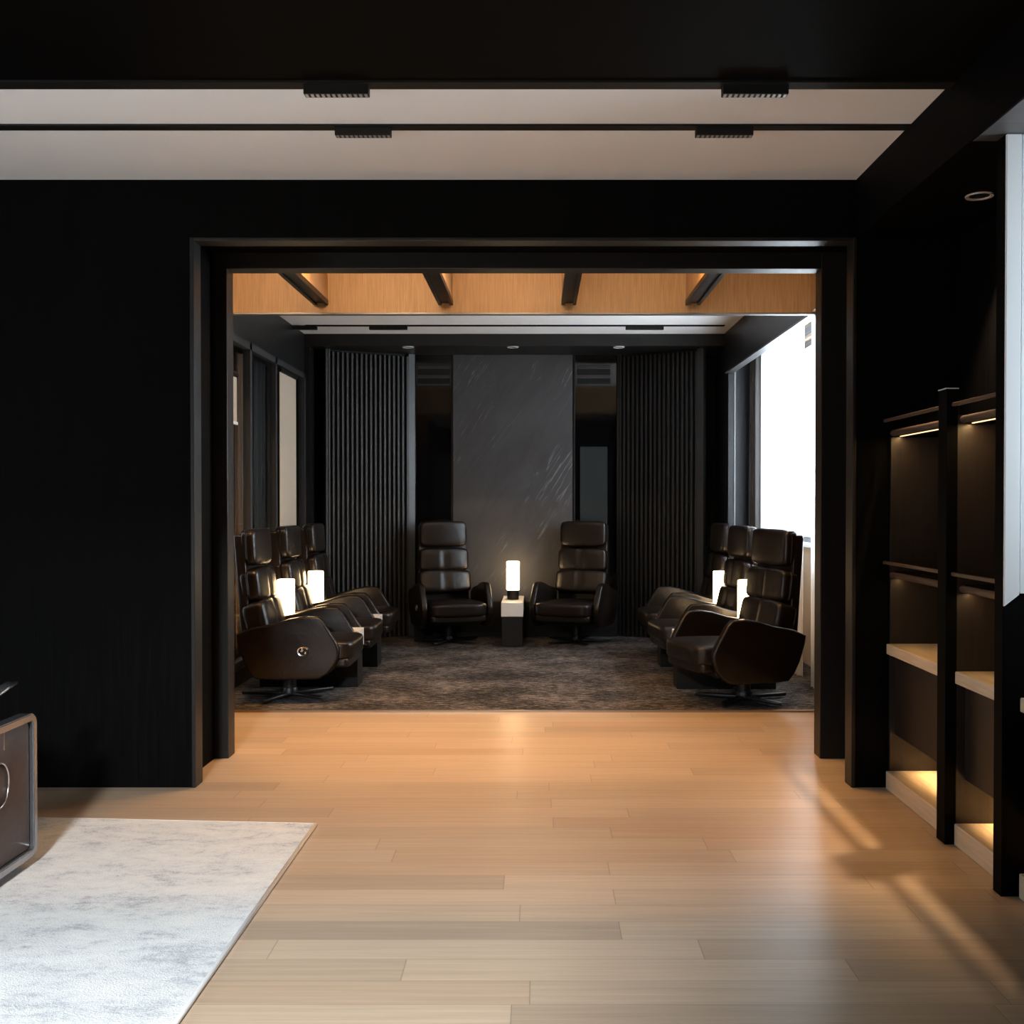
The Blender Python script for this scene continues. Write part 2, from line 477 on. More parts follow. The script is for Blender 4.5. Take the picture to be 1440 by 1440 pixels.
# wall behind the shelves
struct('wall_right', box(1.92, 2.2, 3.43, WY, 0, 2.508), BLACKWOOD)
struct('wall_shelf_end', box(1.530, 2.2, 3.37, 3.43, 0, 2.508), BLACKWOOD)
# pale aluminium cover on the end of that wall, cut at a slant above the shelf
mb = MB().prism([(1.531, .962), (1.579, 1.000), (1.579, 2.506), (1.531, 2.506)], 'y', 3.358, 3.37, .001, 1)
mb.box(1.584, 1.72, 3.362, 3.37, 1.004, 2.506)
struct('trim_3', mb, JAMBGREY)
# window wall of the near room
mb = MB()
mb.box(2.05, 2.2, -3.1, 3.37, 0, .96)
mb.box(2.05, 2.2, -3.1, 3.06, .96, 2.508); mb.box(2.05, 2.2, 3.30, 3.37, .96, 2.508)
struct('wall_window', mb, BLACKWOOD)
struct('trim_sill', box(1.98, 2.2, 3.04, 3.32, .96, .985), PALEMETAL)
win = bpy.data.objects.new('window_1', None); link(win); win['kind'] = 'structure'
mb = MB()
for yy in (3.06, 3.285):
    mb.box(2.10, 2.16, yy, yy+.015, .985, 2.508)
mb.box(2.10, 2.16, 3.06, 3.30, .985, 1.03); mb.box(2.10, 2.16, 3.06, 3.30, 2.46, 2.508)
mb.build('window_frame', GUNMETAL, win)
box(2.128, 2.134, 3.06, 3.30, 1.03, 2.46).build('window_pane', GLASS, win)
portal('daylight_near', (2.19, 3.18, 1.74), (0, R(90), 0), 1.5, .24)

# passage ceiling: coffers between the beams
FY = 6.37
mb = MB()
mb.box(-2.16, 1.72, 5.31, FY+.03, 2.88, 2.95)
mb.box(-2.16, -2.10, 5.31, FY, 2.488, 2.88)
mb.box(1.69, 1.75, 5.31, FY, 2.488, 2.88)
struct('ceiling_coffer', mb, OAK)
struct('trim_fascia', box(-2.16, 1.75, FY, FY+.03, 2.484, 2.88), OAK)
struct('trim_fascia_edge', box(-2.16, 1.72, FY-.002, FY+.05, 2.474, 2.484), GUNMETAL)
# passage side walls
struct('wall_passage_left', box(-2.3, -2.16, 5.20, FY+.05, 0, 2.95), BLACKWOOD)
struct('wall_passage_right', box(1.75, 2.3, 5.20, 6.45, 0, 2.95), BLACKWOOD)
# far room ceiling
mb = MB()
mb.box(-2.14, 1.70, FY+.05, 9.38, 2.85, 2.95)
struct('ceiling_far', mb, WHITEFAR)
mb = MB()
mb.box(-2.5, 2.3, 9.38, 10.1, 2.74, 2.95)
mb.box(-2.5, -2.14, FY+.05, 9.38, 2.49, 2.95)
mb.box(1.70, 1.76, FY+.05, 9.38, 2.49, 2.95)
struct('ceiling_far_border', mb, BLACKSATIN)
# pale lip under the bulkhead that hides the curtain rail
struct('trim_curtain_lip', box(1.694, 1.762, FY+.05, 9.30, 2.476, 2.49), GUNMETAL)
struct('ceiling_curtain_recess', box(1.76, 2.35, FY+.08, 9.38, 2.82, 2.95), WHITECEIL)
# far walls
struct('wall_back', box(-2.5, 2.35, 9.98, 10.1, 0, 2.95), BLACKMATT)
mb = MB(); mb.box(-2.5, -2.10, 9.42, 9.98, 0, 2.74)
struct('wall_far_left', mb, BLACKSATIN)
NAVY = plain('navy_lacquer', (.010, .012, .019), .35)
struct('wall_far_right', box(1.72, 2.35, 9.28, 9.98, 0, 2.74), NAVY)
struct('trim_wall_corner', box(1.770, 1.784, 9.262, 9.28, 0, 2.49), PALEMETAL)
struct('baseboard_back', box(-1.20, .76, 9.875, 9.925, 0, .35), BLACKMATT)

# far-room window (right)
mb = MB()
mb.box(2.15, 2.3, 6.45, 9.28, 0, .96)
mb.box(2.15, 2.3, 6.45, 6.75, .96, 2.82); mb.box(2.15, 2.3, 8.95, 9.28, .96, 2.82); mb.box(2.15, 2.3, 6.75, 8.95, 2.62, 2.82)
struct('wall_far_window', mb, WALLTAN)
struct('trim_far_sill', box(2.08, 2.3, 6.7, 9.0, .96, .985), PALEMETAL)
win = bpy.data.objects.new('window_2', None); link(win); win['kind'] = 'structure'
mb = MB()
for yy in (6.75, 7.62, 8.88):
    mb.box(2.19, 2.25, yy, yy+.06, .985, 2.62)
mb.box(2.19, 2.25, 6.75, 8.94, .985, 1.03); mb.box(2.19, 2.25, 6.75, 8.94, 2.57, 2.62)
mb.box(2.135, 2.15, 6.75, 8.94, 2.735, 2.785); mb.box(2.135, 2.15, 6.75, 8.94, 2.65, 2.70)
mb.build('window_frame', GUNMETAL, win)
box(2.218, 2.224, 6.8, 8.9, 1.03, 2.58).build('window_pane', GLASS, win)
portal('daylight_far', (2.29, 7.85, 1.80), (0, R(90), 0), 1.66, 2.2)

# glazed partition on the left of the far room
win = bpy.data.objects.new('window_3', None); link(win); win['kind'] = 'structure'
mb = MB()
for yy in (FY+.05, 7.60, 8.34, 9.36):
    mb.box(-2.19, -2.135, yy, yy+.05, .12, 2.49)
mb.box(-2.19, -2.135, FY+.05, 9.42, 2.44, 2.49); mb.box(-2.19, -2.135, FY+.05, 9.42, .12, .17)
mb.build('window_frame', SLATGREY, win)
box(-2.168, -2.162, FY+.1, 9.36, .17, 2.44).build('window_pane', GLASS, win)
struct('wall_far_left_base', box(-2.5, -2.12, FY+.05, 9.42, 0, .12), DRAWERWOOD)
struct('wall_corridor', box(-2.5, -2.44, FY+.05, 9.42, .12, 2.95), WALLTAN)

# carpet
o = box(-2.12, 2.15, 6.37, 9.96, 0, .012).build('carpet', CARPET)
tag(o, 'mottled dark brown and grey carpet under the recliners in the far room', 'carpet')
box(-2.12, 1.75, 6.352, 6.37, 0, .013).build('edge_strip', BRONZE, o)

# ------------------------------------------------------------------ FIXTURES
# ceiling beams
beam_spots = [(-1.348, 'first from the left'), (-.574, 'second from the left'), (.188, 'third from the left'), (.958, 'rightmost')]
bl = ['wooden ceiling beam with dark capped underside, leftmost of the four over the passage',
      'wooden ceiling beam with dark capped underside, second from left over the passage',
      'wooden ceiling beam with dark capped underside, third from left over the passage',
      'wooden ceiling beam with dark capped underside, rightmost of the four over the passage']
for i, ((x, _), lab) in enumerate(zip(beam_spots, bl)):
    if i == 0:
        b0 = thing('ceiling_beam', lab, 'beam', (x, 5.31, 2.53), 0, 'wooden beams over the passage')
        box(-.042, .042, 0, 1.058, .03, .35).build('beam_body', OAK, b0)
        mb = MB()
        mb.box(-.046, .046, 0, 1.058, .012, .03)
        mb.box(-.046, -.026, 0, 1.058, 0, .012); mb.box(.026, .046, 0, 1.058, 0, .012)
        mb.build('dark_cap', plain('beam_cap', (.004, .0035, .003), .38, spec=.25), b0)
    else:
        c = copy_tree(b0); c.location.x = x; c['label'] = lab
# warm light strips behind the header, one per coffer
strip_labs = ['warm light strip behind the header in the leftmost coffer', 'warm light strip behind the header between first and second beams',
              'warm light strip behind the header between second and third beams', 'warm light strip behind the header between third and fourth beams']
strip_labs.append('warm light strip behind the header in the rightmost coffer')
for i, (x0, x1, lab) in enumerate(((-2.06, -1.42, strip_labs[0]), (-1.27, -.65, strip_labs[1]), (-.49, .11, strip_labs[2]), (.27, .88, strip_labs[3]), (1.04, 1.64, strip_labs[4]))):
    o = box(-(x1-x0)/2, (x1-x0)/2, -.012, .012, -.008, .008, .003, 1).build('light_strip', GUNMETAL)
    o.location = ((x0+x1)/2, 5.345, 2.80)
    tag(o, lab, 'light', 'hidden coffer lights')
    e = box(-(x1-x0)/2+.01, (x1-x0)/2-.01, .012, .016, -.006, .006).build('diffuser', LEDCOFFER, o)
    d = bpy.data.lights.new('coffer_light', 'AREA'); d.shape = 'RECTANGLE'; d.size = x1-x0-.04; d.size_y = .03
    d.energy = (8.4, 9.4, 8.2, 5.0, 2.0)[i]; d.color = (1.0, .70, .42)
    lo = bpy.data.objects.new('coffer_light', d); link(lo, o); lo.location = (0, .03, -.005); lo.rotation_euler = (R(48), 0, 0)
    # recessed linear downlight in the coffer ceiling
    dd = thing('coffer_downlight', lab.replace('light strip behind the header', 'linear downlight in the ceiling').replace('in the ceiling in the', 'in the ceiling of the'), 'light', ((x0+x1)/2, 5.62, 2.88), 0, 'linear downlights in the coffers')
    mbd = MB().box(-.16, .16, -.03, -.02, -.012, 0).box(-.16, .16, .02, .03, -.012, 0).box(-.16, -.15, -.02, .02, -.012, 0).box(.15, .16, -.02, .02, -.012, 0)
    mbd.build('rim', BLACKSATIN, dd)
    box(-.15, .15, -.02, .02, -.006, -.001).build('diffuser', LEDCOFFER, dd)
    d2 = bpy.data.lights.new('coffer_downlight_beam', 'AREA'); d2.shape = 'RECTANGLE'; d2.size = .30; d2.size_y = .05; d2.spread = R(120)
    d2.energy = (15, 16, 14, 10, 6.2)[i]; d2.color = (1.0, .50, .12)
    l2 = bpy.data.objects.new('coffer_downlight_beam', d2); link(l2, dd); l2.location = (0, 0, -.014)

# track channels and linear spots
def track(name, lab, x0, x1, y, z, wdt):
    o = box(x0, x1, y-wdt/2, y+wdt/2, z-.008, z).build(name, BLACKMATT)
    return tag(o, lab, 'lighting track', 'ceiling lighting tracks')
track('lighting_track', 'long black lighting track across the middle of the near white ceiling', -4.4, 1.45, 4.01, CEIL, .05)
track('lighting_track', 'black lighting track along the near edge of the white ceiling', -4.4, 1.45, 3.585, CEIL-.008, .06)
track('lighting_track', 'black lighting track across the white ceiling of the far room', -2.02, 1.62, 8.93, 2.85, .05)
def linear_spot(lab, x, y, ztop, wdt, grp):
    t = thing('linear_spotlight', lab, 'spotlight', (x, y, ztop), 0, grp)
    h = wdt/2
    box(-h, h, -.019, .019, -.034, 0, .0015, 1).build('housing', BLACKMATT, t)
    mb = MB()
    n = 12
    for k in range(n):
        cx = -h + wdt*(k+.5)/n
        mb.box(cx-.005, cx+.005, -.0125, .0125, -.0352, -.033)
    mb.build('lens_row', LENSOFF, t)
    return t
g = 'black linear spotlights on the near ceiling'
linear_spot('black linear spotlight, left one at the near edge of the white ceiling', -.703, 3.59, CEIL-.014, .225, g)
linear_spot('black linear spotlight, right one at the near edge of the white ceiling', .755, 3.59, CEIL-.014, .228, g)
linear_spot('black linear spotlight, left one on the middle ceiling track', -.682, 4.01, CEIL-.006, .216, g)
linear_spot('black linear spotlight, right one on the middle ceiling track', .724, 4.01, CEIL-.006, .222, g)
g = 'black linear spotlights in the far room'
linear_spot('black linear spotlight at the left end of the far room track', -2.03, 8.93, 2.844, .21, g)
linear_spot('black linear spotlight on far room track above the left slatted panel', -1.305, 8.93, 2.844, .33, g)
linear_spot('black linear spotlight on far room track above the right slatted panel', .925, 8.93, 2.844, .33, g)
# downlights
def downlight(lab, x, y, z, r, grp, rim, inner):
    t = thing('downlight', lab, 'downlight', (x, y, z), 0, grp)
    MB().lathe([(r*.74, 0), (r*.78, -.004), (r, -.005), (r*1.03, 0), (r*.74, 0)], 32).build('rim', rim, t, 40)
    MB().lathe([(0, -.001), (r*.74, -.001), (r*.74, 0), (0, 0)], 32).build('lens', inner, t)
    return t
RIM = plain('downlight_rim', (.45, .36, .32), .4)
dl = downlight('round recessed downlight in the dark soffit above the display shelves', 1.732, 4.036, 2.508, .052, None, RIM, BLACKSATIN)
RIMW = plain('downlight_rim_white', (.55, .55, .56), .35)
g = 'downlights along the back wall of the far room'
for px_x, lab in ((-1.20, 'round downlight over the left slatted panel by the back wall'), (-.235, 'round downlight in front of the slate slab, middle of three'), (.742, 'round downlight over the right slatted panel by the back wall')):
    downlight(lab, px_x, 9.45, 2.74, .052, g, RIMW, BLACKSATIN)
sp = bpy.data.lights.new('downlight_beam', 'SPOT'); sp.energy = 230; sp.color = (1.0, .70, .42); sp.spot_size = R(85); sp.spot_blend = .6; sp.shadow_soft_size = .018
so = bpy.data.objects.new('downlight_beam', sp); link(so); so.location = (1.75, 4.05, 2.49); so.rotation_euler = (0, R(-16), 0)

# ------------------------------------------------------------------ BACK WALL PIECES
o = box(-.829, .332, 9.926, 9.98, 0, 2.74, .003, 1).build('stone_slab', STONE)
tag(o, 'tall dark grey slate slab with diagonal veins in the middle of the back wall', 'wall panel')
g = 'black mirror strips beside the slate slab'
for x0, x1, lab in ((-1.20, -.835, 'narrow black mirror glass strip between left slatted panel and slate slab'), (.345, .76, 'narrow black mirror glass strip between slate slab and right slatted panel')):
    o = box(x0, x1, 9.962, 9.98, 0, 2.74).build('mirror_panel', BLACKGLASS)
    tag(o, lab, 'mirror', g)
    box(x0 if x0 > 0 else x1-.012, x0+.012 if x0 > 0 else x1, 9.9605, 9.962, 0, 2.74).build('edge_profile', BLACKSATIN, o)
REFLECTGREY = plain('reflection_grey', (.018, .0175, .021), .4)  # bars below imitate ceiling reflections in the mirror strips
for x0, x1, lab in ((-1.17, -.86, 'slim bars painted as reflections near the top of the left black mirror strip'), (.375, .70, 'slim bars painted as reflections near the top of the right black mirror strip')):
    v = thing('reflection_bars', lab, 'reflection bars', ((x0+x1)/2, 9.960, 2.44), 0, 'painted reflection bars by the slate slab')
    h = (x1-x0)/2
    box(-h, h, -.004, 0, 0, .20).build('backing', BLACKMATT, v)
    MB().box(-h, h, -.016, -.004, .165, .195).box(-h, h, -.016, -.004, .075, .105).box(-h, h, -.016, -.004, .005, .02).build('slats', REFLECTGREY, v)
o = box(.405, .672, 9.943, 9.959, .013, 1.85, .003, 1).build('reflection_panel', plain('grey_green_reflection', (.016, .021, .022), .25))  # panel stands in for a reflection in the mirror strip
tag(o, 'dark grey green painted reflection on the right mirror strip, behind a recliner', 'wall panel')
def slat_panel(lab, p0, p1, n, edge_hi, sm=SLATGREY):
    p0 = Vector(p0); p1 = Vector(p1); d = p1-p0; ln = d.length
    t = thing('slatted_panel', lab, 'wall panel', (p0.x, p0.y, 0), math.atan2(d.y, d.x), 'angled slatted corner panels')
    box(0, ln, .03, .05, .014, 2.74).build('backing', BLACKMATT, t)
    mb = MB(); pitch = (ln-.10)/n
    for k in range(n):
        x = .05+pitch*(k+.5)
        mb.box(x-pitch*.20, x+pitch*.20, -.014, .03, .02, 2.715)
    mb.build('slats', sm, t)
    mb = MB().box(0, .018, -.018, .05, .014, 2.74).box(.026, .042, -.012, .05, .014, 2.74)
    mb.build('edge_frame', sm, t)
    box(ln-.062, ln, -.015, .05, .014, 2.74).build('edge_frame', edge_hi, t)
    return t
EDGE = plain('edge_metal', (.06, .066, .075), .35)
slat_panel('angled panel of grey vertical slats left of the slate slab', (-1.984, 9.556), (-1.20, 9.93), 17, EDGE)
slat_panel('angled panel of vertical slats with shade painted in, right of the slate slab', (.77, 9.93), (1.535, 9.50), 17, SLATSHADE, SLATSHADE)

# ------------------------------------------------------------------ CURTAINS
def curtain(name, lab, mat, x, y0, y1, z0, z1, folds, amp, grp=None, ph=0.0, thick=.0):
    def f(u, v):
        y = y0+(y1-y0)*u
        s = 2*math.pi*folds*u+ph
        a = amp*(.75+.25*v)
        return (x+a*math.sin(s)+.3*a*math.sin(2.3*s+1.1+.8*v), y+.25*a*math.cos(s*1.7), z0+(z1-z0)*v)
    o = MB().grid(f, max(24, int(folds*14)), 14).build(name, mat, smooth=180)
    if thick:
        md = o.modifiers.new('thickness', 'SOLIDIFY'); md.thickness = thick
    return tag(o, lab, 'curtain', grp)
curtain('sheer_curtain', 'white sheer curtain glowing across the right window of the far room', SHEER, 1.95, 7.57, 8.92, .015, 2.81, 15, .022, 'sheer curtains')
curtain('sheer_curtain', 'white sheer curtain at the edge of the opening, right of the window gap', SHEER, 1.93, 6.62, 7.20, .015, 2.81, 8, .022, 'sheer curtains', 1.0)
curtain('drape', 'dark grey drape gathered at the far end of the bright window', DRAPEGREY, 1.93, 8.93, 9.24, .015, 2.81, 5, .03, None, .4, .004)
g = 'drapes and blinds at the glazed partition'
curtain('drape', 'black pleated drape behind the glass partition above the left recliners', DRAPEBLACK, -2.26, 8.10, 8.80, .16, 2.43, 6, .03, g, 0, .004)
curtain('drape', 'brown drape behind the glass partition left of the black drape', DRAPEBROWN, -2.26, 7.62, 8.06, .16, 2.43, 4, .02, g, 0, .004)
curtain('drape', 'dark brown drape behind the glass partition in the far corner', DRAPEBROWN, -2.205, 8.98, 9.34, .18, 2.43, 4, .012, g, 0, .004)
def blind(lab, y0, y1, z0, z1, x):
    t = thing('roller_blind', lab, 'blind', (x, (y0+y1)/2, z1), 0, g)
    h = (y1-y0)/2
    box(-.003, .003, -h, h, z0-z1+.02, 0).build('fabric', CREAM, t)
    box(-.012, .012, -h, h, z0-z1, z0-z1+.022, .004).build('bottom_bar', RUGEDGE, t)
    MB().tube([(0, -h, .012), (0, h, .012)], .02, 12).build('roller', BLACKSATIN, t, 40)
blind('long cream roller blind on the glass partition right of the black drape', 8.40, 8.955, 1.08, 2.385, -2.12)
blind('short cream roller blind on the glass partition beside the opening post', 6.86, 7.20, 1.85, 2.19, -2.12)

# ------------------------------------------------------------------ RECLINERS
def chaikin(p, it=1, keep=()):
    for _ in range(it):
        q = []
        for i in range(len(p)):
            a, b = p[i], p[(i+1) % len(p)]
            q += [(a[0]*.75+b[0]*.25, a[1]*.75+b[1]*.25), (a[0]*.25+b[0]*.75, a[1]*.25+b[1]*.75)]
        p = q
    return p
SIDE = [(.262, .452), (.174, .492), (.03, .520), (-.077, .552), (-.17, .568), (-.262, .563), (-.293, .532), (-.328, .474), (-.372, .404), (-.39, .358),
        (-.388, .308), (-.36, .248), (-.315, .196), (-.26, .166), (.02, .160), (.142, .167), (.182, .212), (.222, .290), (.255, .400)]
def recliner_proto():
    t = thing('recliner', 'dark brown leather recliner', 'armchair', (0, 0, 0), 0, 'leather recliners around the far room')
    # star base
    MB().lathe([(0, .062), (.05, .062), (.055, .05), (.055, .022), (0, .022)], 24).build('hub', BLACKSATIN, t, 40)
    for k in range(5):
        a = R(90+72*k)
        mb = MB().prism([(.03, -.026), (.03, .026), (.30, .017), (.318, 0), (.30, -.017)], 'z', .012, .034, .006, 2, Matrix.Rotation(a, 4, 'Z'))
        mb.build('leg', BLACKSATIN, t, 40)
    MB().lathe([(0, .05), (.045, .05), (.045, .17), (.11, .19), (.11, .22), (0, .22)], 24).build('pedestal', BLACKSATIN, t, 40)
    box(-.24, .24, -.33, .20, .19, .285, .03, 3).build('under_frame', BLACKMATT, t, 40)
    prof = SIDE
    for s in (-1, 1):
        x0, x1 = (-.322, -.268) if s < 0 else (.268, .322)
        def lean(mb):
            for v in mb.bm.verts:          # panels lean outwards a little towards the top
                v.co.x += s*.010*(v.co.z-.16)/.4
            return mb
        p = lean(MB().prism(prof, 'x', x0, x1, .014, 3)).build('side_panel', LEATHER, t, 50)
        # arm-pad seam bead along the top outer edge
        xs = (x0 if s < 0 else x1)
        pts = [(xs+s*(.010*(z-.16)/.4-.012), y, z-.012) for y, z in chaikin(SIDE[:9], 2)[2:-6]]
        MB().tube(pts, .006, 8).build('piping', LEATHER, p, 180)
        if s < 0:
            c = MB().lathe([(.026, 0), (.034, 0), (.037, .004), (.034, .009), (.027, .007), (.026, 0)], 28, m=Matrix.Translation((-.327, -.166, .347)) @ Matrix.Rotation(R(-90), 4, 'Y') @ Matrix.Diagonal((.85, 1.08, 1, 1))).build('control_bezel', CHROME, p, 60)
            MB().lathe([(0, .006), (.011, .006), (.013, .003), (.013, 0)], 16, m=Matrix.Translation((-.327, -.156, .356)) @ Matrix.Rotation(R(-90), 4, 'Y')).lathe([(0, .006), (.009, .006), (.011, .003), (.011, 0)], 16, m=Matrix.Translation((-.327, -.178, .338)) @ Matrix.Rotation(R(-90), 4, 'Y')).build('control_buttons', CHROME, p, 60)
    # seat with rolled front
    def seatfn(p, q):
        if p.z > 0: q.z += .016*(1-p.x*p.x)*(1-min(1, abs(p.y))**2) - .018*(p.y+1)*.5
        return q
    MB().cushion((0, -.165, .338), (.266, .300, .068), 7, 12, seatfn).build('seat_cushion', LEATHER, t, 180)
    MB().cushion((0, -.385, .262), (.255, .055, .035), 6, 8).build('footrest_pad', LEATHER, t, 180)
    # back shell
    sh = [(.215, .33), (.27, .30), (.335, 1.06), (.327, 1.083), (.275, 1.083), (.262, 1.06)]
    mb = MB().prism(sh, 'x', -.24, .24, .014, 3)
    for v in mb.bm.verts:
        kx = 1.04-.12*max(0, (v.co.z-.5)/.58); v.co.x *= kx
        v.co.y -= .03*(abs(v.co.x)/.24)**2
    mb.build('back_shell', LEATHER, t, 45)
    tilt = Matrix.Translation((0, 0, 0))
    def pad(name, zc, hz, yc, hy, hx, groove, ang):
        def fn(p, q):
            if p.y < 0:
                if groove: q.y += .016*math.exp(-(q.x/.014)**2)*min(1, -p.y*1.4)
                q.y += .012*p.x*p.x
            return q
        m = Matrix.Translation((0, yc, zc)) @ Matrix.Rotation(R(ang), 4, 'X')
        o = MB().cushion((0, 0, 0), (hx, hy, hz), 6.2, 17, fn, m).build(name, LEATHER, t, 180)
        return o, m
    pad('lumbar_cushion', .548, .108, .165, .088, .250, True, -13)
    pad('back_cushion', .755, .108, .200, .075, .238, True, -7)
    h, m = pad('headrest', 1.000, .120, .214, .058, .225, False, -3)
    for s in (-1, 1):   # gathered seam folds at the headrest ends
        mb = MB()
        for k in range(4):
            z = .02+.028*k
            mb.tube([m @ Vector((s*(.210-.010*abs(q)), q*.04, z+.008*q)) for q in (-.9, -.4, .1, .6)], .005, 6)
        mb.build('gathered_seam', LEATHER, h, 180)
    return t
proto = recliner_proto()
spots = [
    (-1.66, 6.82, 90, 'dark leather recliner facing right, nearest in the left row by the opening'),
    (-1.66, 7.70, 90, 'dark leather recliner in the middle of the left row, between two lit lamps'),
    (-1.66, 8.58, 90, 'dark leather recliner farthest along the left row, by the slatted panel'),
    (-.835, 9.48, 18, 'dark leather recliner against the back wall, left of the central lamp'),
    (.355, 9.48, -20, 'dark leather recliner against the back wall, right of the central lamp'),
    (1.345, 6.69, -72, 'dark leather recliner nearest in the right row, in front of the bright window'),
    (1.315, 7.66, -83, 'dark leather recliner in the middle of the right row, between two lit lamps'),
    (1.325, 8.60, -86, 'dark leather recliner farthest along the right row'),
]
for i, (x, y, a, lab) in enumerate(spots):
    c = proto if i == 0 else copy_tree(proto)
    c.location = (x, y, .013); c.rotation_euler = (0, 0, R(a)); c['label'] = lab

# ------------------------------------------------------------------ SIDE TABLES AND LAMPS
def table_proto():
    t = thing('side_table', 'narrow side table', 'side table', (0, 0, 0), 0, 'narrow side tables between recliners')
    box(-.094, .094, -.345, .345, 0, .27, .003, 1).build('base', BLACKMATT, t)
    box(-.099, .099, -.355, .355, .27, .396, .004, 2).build('table_top', TABLEWHITE, t)
    return t
def lamp_proto():
    t = thing('table_lamp', 'glowing cylindrical table lamp', 'lamp', (0, 0, 0), 0, 'glowing table lamps')
    MB().lathe([(0, 0), (.052, 0), (.054, .003), (.054, .088), (0, .088)], 32).build('base', BLACKSATIN, t, 40)
    MB().lathe([(0, .088), (.058, .088), (.060, .091), (.060, .348), (.057, .352), (0, .352)], 36).build('lamp_shade', LAMPGLOW, t, 40)
    return t
tp, lp = table_proto(), lamp_proto()
tspots = [(-1.61, 7.26, 90, -1.79, 7.26, 'beside the nearest recliner of the left row'),
          (-1.61, 8.14, 90, -1.77, 8.14, 'beside the farthest recliner of the left row'),
          (-.235, 9.525, 0, -.235, 9.50, 'before the slate slab'),
          (1.305, 7.18, -90, 1.46, 7.18, 'beside the nearest recliner of the right row'),
          (1.305, 8.13, -90, 1.45, 8.13, 'beside the farthest recliner of the right row')]
for i, (x, y, a, lx, ly, lab) in enumerate(tspots):
    c = tp if i == 0 else copy_tree(tp)
    c.location = (x, y, .013); c.rotation_euler = (0, 0, R(a)); c['label'] = 'black side table with white top ' + lab
    c = lp if i == 0 else copy_tree(lp)
    c.location = (lx, ly, .4095); c['label'] = 'glowing cylinder lamp ' + lab

# ------------------------------------------------------------------ DISPLAY SHELVES (right)
FX = 1.583
def bay(lab, y0, y1, upright, tall):
    t = thing('display_shelving', lab, 'shelving', (FX, (y0+y1)/2, 0), 0, 'bays of the display shelving')
    yc = (y0+y1)/2; a, b = y0-yc, y1-yc
    X = lambda v: v-FX
    box(X(FX), X(1.92), a, b, 0, .082, .003, 1).build('base', SHELFOAK, t)
    sh = box(X(FX), X(1.92), a, b, .615, .662, .003, 1).build('shelf_board', SHELFOAK, t)
    box(X(1.622), X(1.90), a, b, .25, .615).build('drawer', DRAWERWOOD, t)
    led = box(X(1.640), X(1.648), a+.02, b-.004, .243, .25).build('led_strip', LEDWARM, t)
    def area(x, z, e, tiltdeg, spread=180):
        d = bpy.data.lights.new('shelf_light', 'AREA'); d.shape = 'RECTANGLE'; d.size = .012; d.size_y = (b-a)-.02
        d.energy = e; d.color = (1.0, .62, .26); d.spread = R(spread)
        o = bpy.data.objects.new('shelf_light', d); link(o, t); o.location = (X(x), 0, z); o.rotation_euler = (0, R(tiltdeg), 0)
    area(1.76, .240, 1.7, 0, 95)
    if upright:
        box(X(1.60), X(1.92), b-.003, b+.012, .082, 1.60).build('end_panel', DRAWERWOOD, t)
    if tall:
        for z_r, z_b, led_z, e in ((1.677, 1.604, 1.588, 1.3), (1.035, .962, .946, .55)):
            p = box(X(1.565), X(1.58), a, b, z_r-.010, z_r+.004, .003, 2).build('rail', RAILWOOD, t)
            MB().tube([(X(1.607), a, z_b+.014), (X(1.607), b-.01, z_b+.014)], .014, 14).build('bar', RAILWOOD, t, 50)
            box(X(1.62), X(1.92), a, b, z_b, z_b+.030).build('ledge', BLACKWOOD, t)
            if led_z > 1.2:
                box(X(1.630), X(1.637), a+.02, b-.03, led_z+.0125, led_z+.0158).build('led_strip', LEDWARM, t)
            area(1.640, z_b-.004, e, 0)
    if upright:
        u0, u1, top = upright
        box(X(1.547), X(1.592), u0-yc, u1-yc, 0, top, .002, 1).build('upright', BLACKWOOD, t)
        box(X(1.590), X(1.92), u0-yc, u1-yc, 0, 1.636).build('divider_panel', DRAWERWOOD, t)
        box(X(1.545), X(1.594), u0-yc, u1-yc, top, top+.004).build('top_cap', PALEMETAL, t)
    return t
bay('dark display shelving bay with pale oak shelf and base, beside the opening', 3.965, 4.650, (3.885, 3.965, 1.734), True)
bay('dark display shelving bay with pale oak shelf and base, between the two uprights', 3.432, 3.8835, None, True)
bay('low display shelving bay under the window, cut off by the right picture edge', 2.75, 3.358, None, False)

# ------------------------------------------------------------------ RUG
TOP = [(-.895, 4.11), (-3.3, 4.27), (-3.3, 1.0), (-.905, 1.0)]
o = MB().prism(TOP, 'z', 0, .012).build('rug', RUG)
tag(o, 'pale grey distressed rug on the wooden floor at lower left', 'rug')
mb = MB().tube([(-.905, 1.0, .008), (-.897, 4.108, .008)], .007, 8).tube([(-.897, 4.108, .008), (-3.3, 4.268, .008)], .005, 8)
mb.build('edge_binding', RUGEDGE, o, 180)

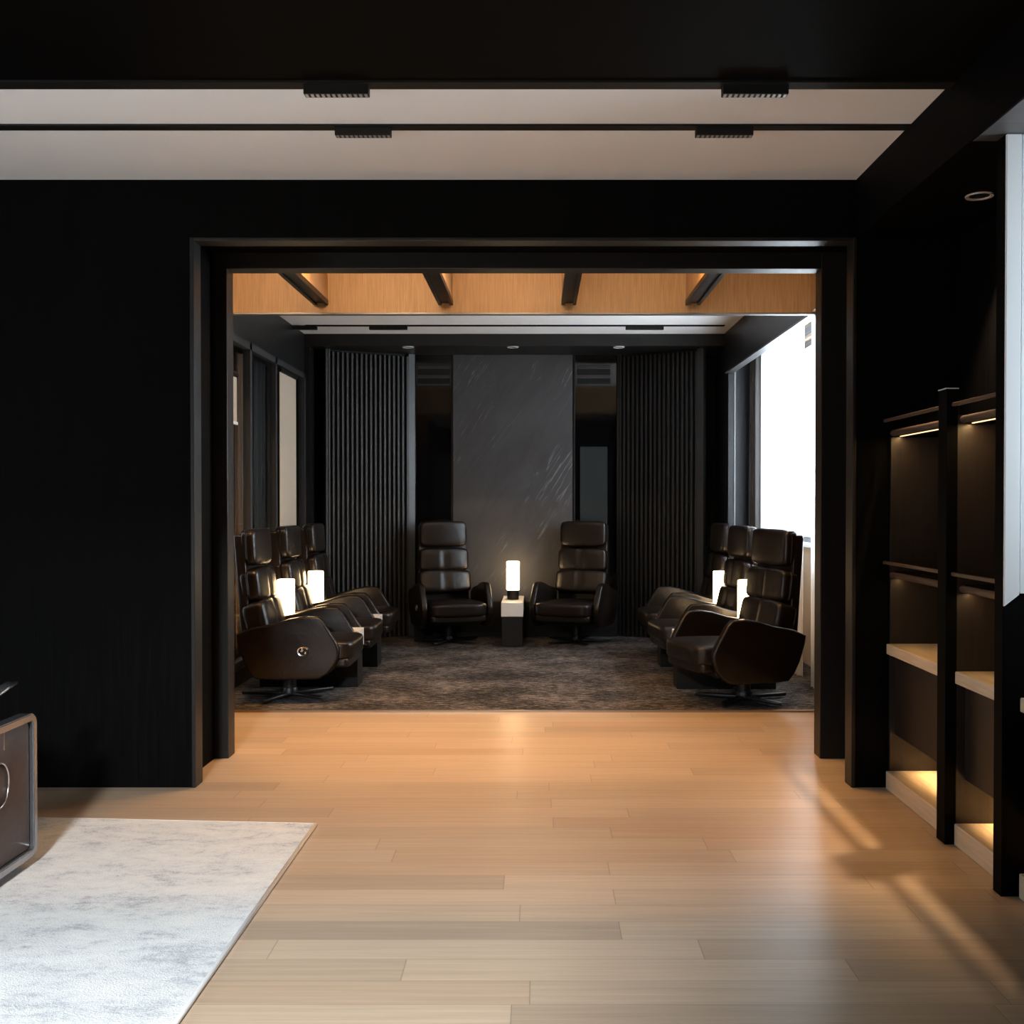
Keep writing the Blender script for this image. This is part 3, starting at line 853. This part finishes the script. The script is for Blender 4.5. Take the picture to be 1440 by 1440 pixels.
# ------------------------------------------------------------------ SOFA at the left edge
sf = thing('sofa', 'brown leather sofa with rounded metal side frame standing on the pale rug', 'sofa', (-1.79, 3.25, .012))
def rrect(y0, y1, z0, z1, r, n=6):
    pts = []
    for cy, cz, a0 in ((y1-r, z1-r, 0), (y0+r, z1-r, 90), (y0+r, z0+r, 180), (y1-r, z0+r, 270)):
        for k in range(n+1):
            a = R(a0+90*k/n); pts.append((cy+r*math.cos(a), cz+r*math.sin(a)))
    return pts
def frame_loop(x0, x1):
    out = rrect(-.50, .40, .035, .545, .04); inn = rrect(-.473, .373, .062, .518, .02)
    mb = MB(); bm = mb.bm
    rings = [[bm.verts.new((x, y, z)) for y, z in pts] for x, pts in ((x1, out), (x1, inn), (x0, inn), (x0, out))]
    n = len(out)
    for i in range(4):
        A, B = rings[i], rings[(i+1) % 4]
        for k in range(n):
            bm.faces.new([A[k], A[(k+1) % n], B[(k+1) % n], B[k]])
    bmesh.ops.recalc_face_normals(bm, faces=bm.faces[:])
    es = [e for e in bm.edges if any(e.verts[0] in r and e.verts[1] in r for r in rings)]
    bmesh.ops.bevel(bm, geom=es, offset=.004, segments=2, affect='EDGES')
    return mb
STEEL = plain('brushed_frame', (.36, .36, .37), .24, metal=.9)
frame_loop(-.05, .0).build('side_frame', STEEL, sf, 40)
sp_ = MB().prism(rrect(-.47, .37, .065, .515, .02), 'x', -.045, -.014, .006, 2).build('side_panel', SOFALEATHER, sf, 40)
# stitched loop handle on the panel
pts = [(-.008, .155+.06*math.cos(R(a)), .345+.075*math.sin(R(a))) for a in range(0, 360, 15)]
MB().tube(pts, .0035, 8, closed=True).build('loop_handle', CHROME, sp_, 180)
box(-.0145, -.0125, .195, .198, .455, .52).build('seam', CHROME, sp_)
MB().cushion((-.53, -.10, .33), (.47, .40, .11), 7, 10).build('seat_cushion', SOFALEATHER, sf, 180)
MB().cushion((-.58, .24, .46), (.44, .11, .16), 5, 10).build('back_cushion', SOFALEATHER, sf, 180)
box(-1.05, -.05, -.48, .38, .06, .22, .02, 2).build('plinth', SOFALEATHER, sf, 40)
pts = [(-.055, .33-.62*q, .66-.115*q) for q in [k/10 for k in range(11)]]
MB().tube(pts, .013, 10, flat=(.022, .010)).build('armrest_rail', STEEL, sf, 180)
MB().tube([(-.055, .05, .53), (-.055, .05, .605)], .010, 10).build('rail_post', STEEL, sf, 60)

# ------------------------------------------------------------------ view
S.view_settings.view_transform = 'Standard'
S.view_settings.look = 'None'
S.view_settings.gamma = 1.0
S.view_settings.exposure = 0.0
S.view_settings.use_curve_mapping = False
S.cycles.use_denoising = True
S.cycles.max_bounces = 10
S.cycles.diffuse_bounces = 5
S.cycles.transparent_max_bounces = 12
S.cycles.sample_clamp_indirect = 6.0
S.cycles.caustics_reflective = False
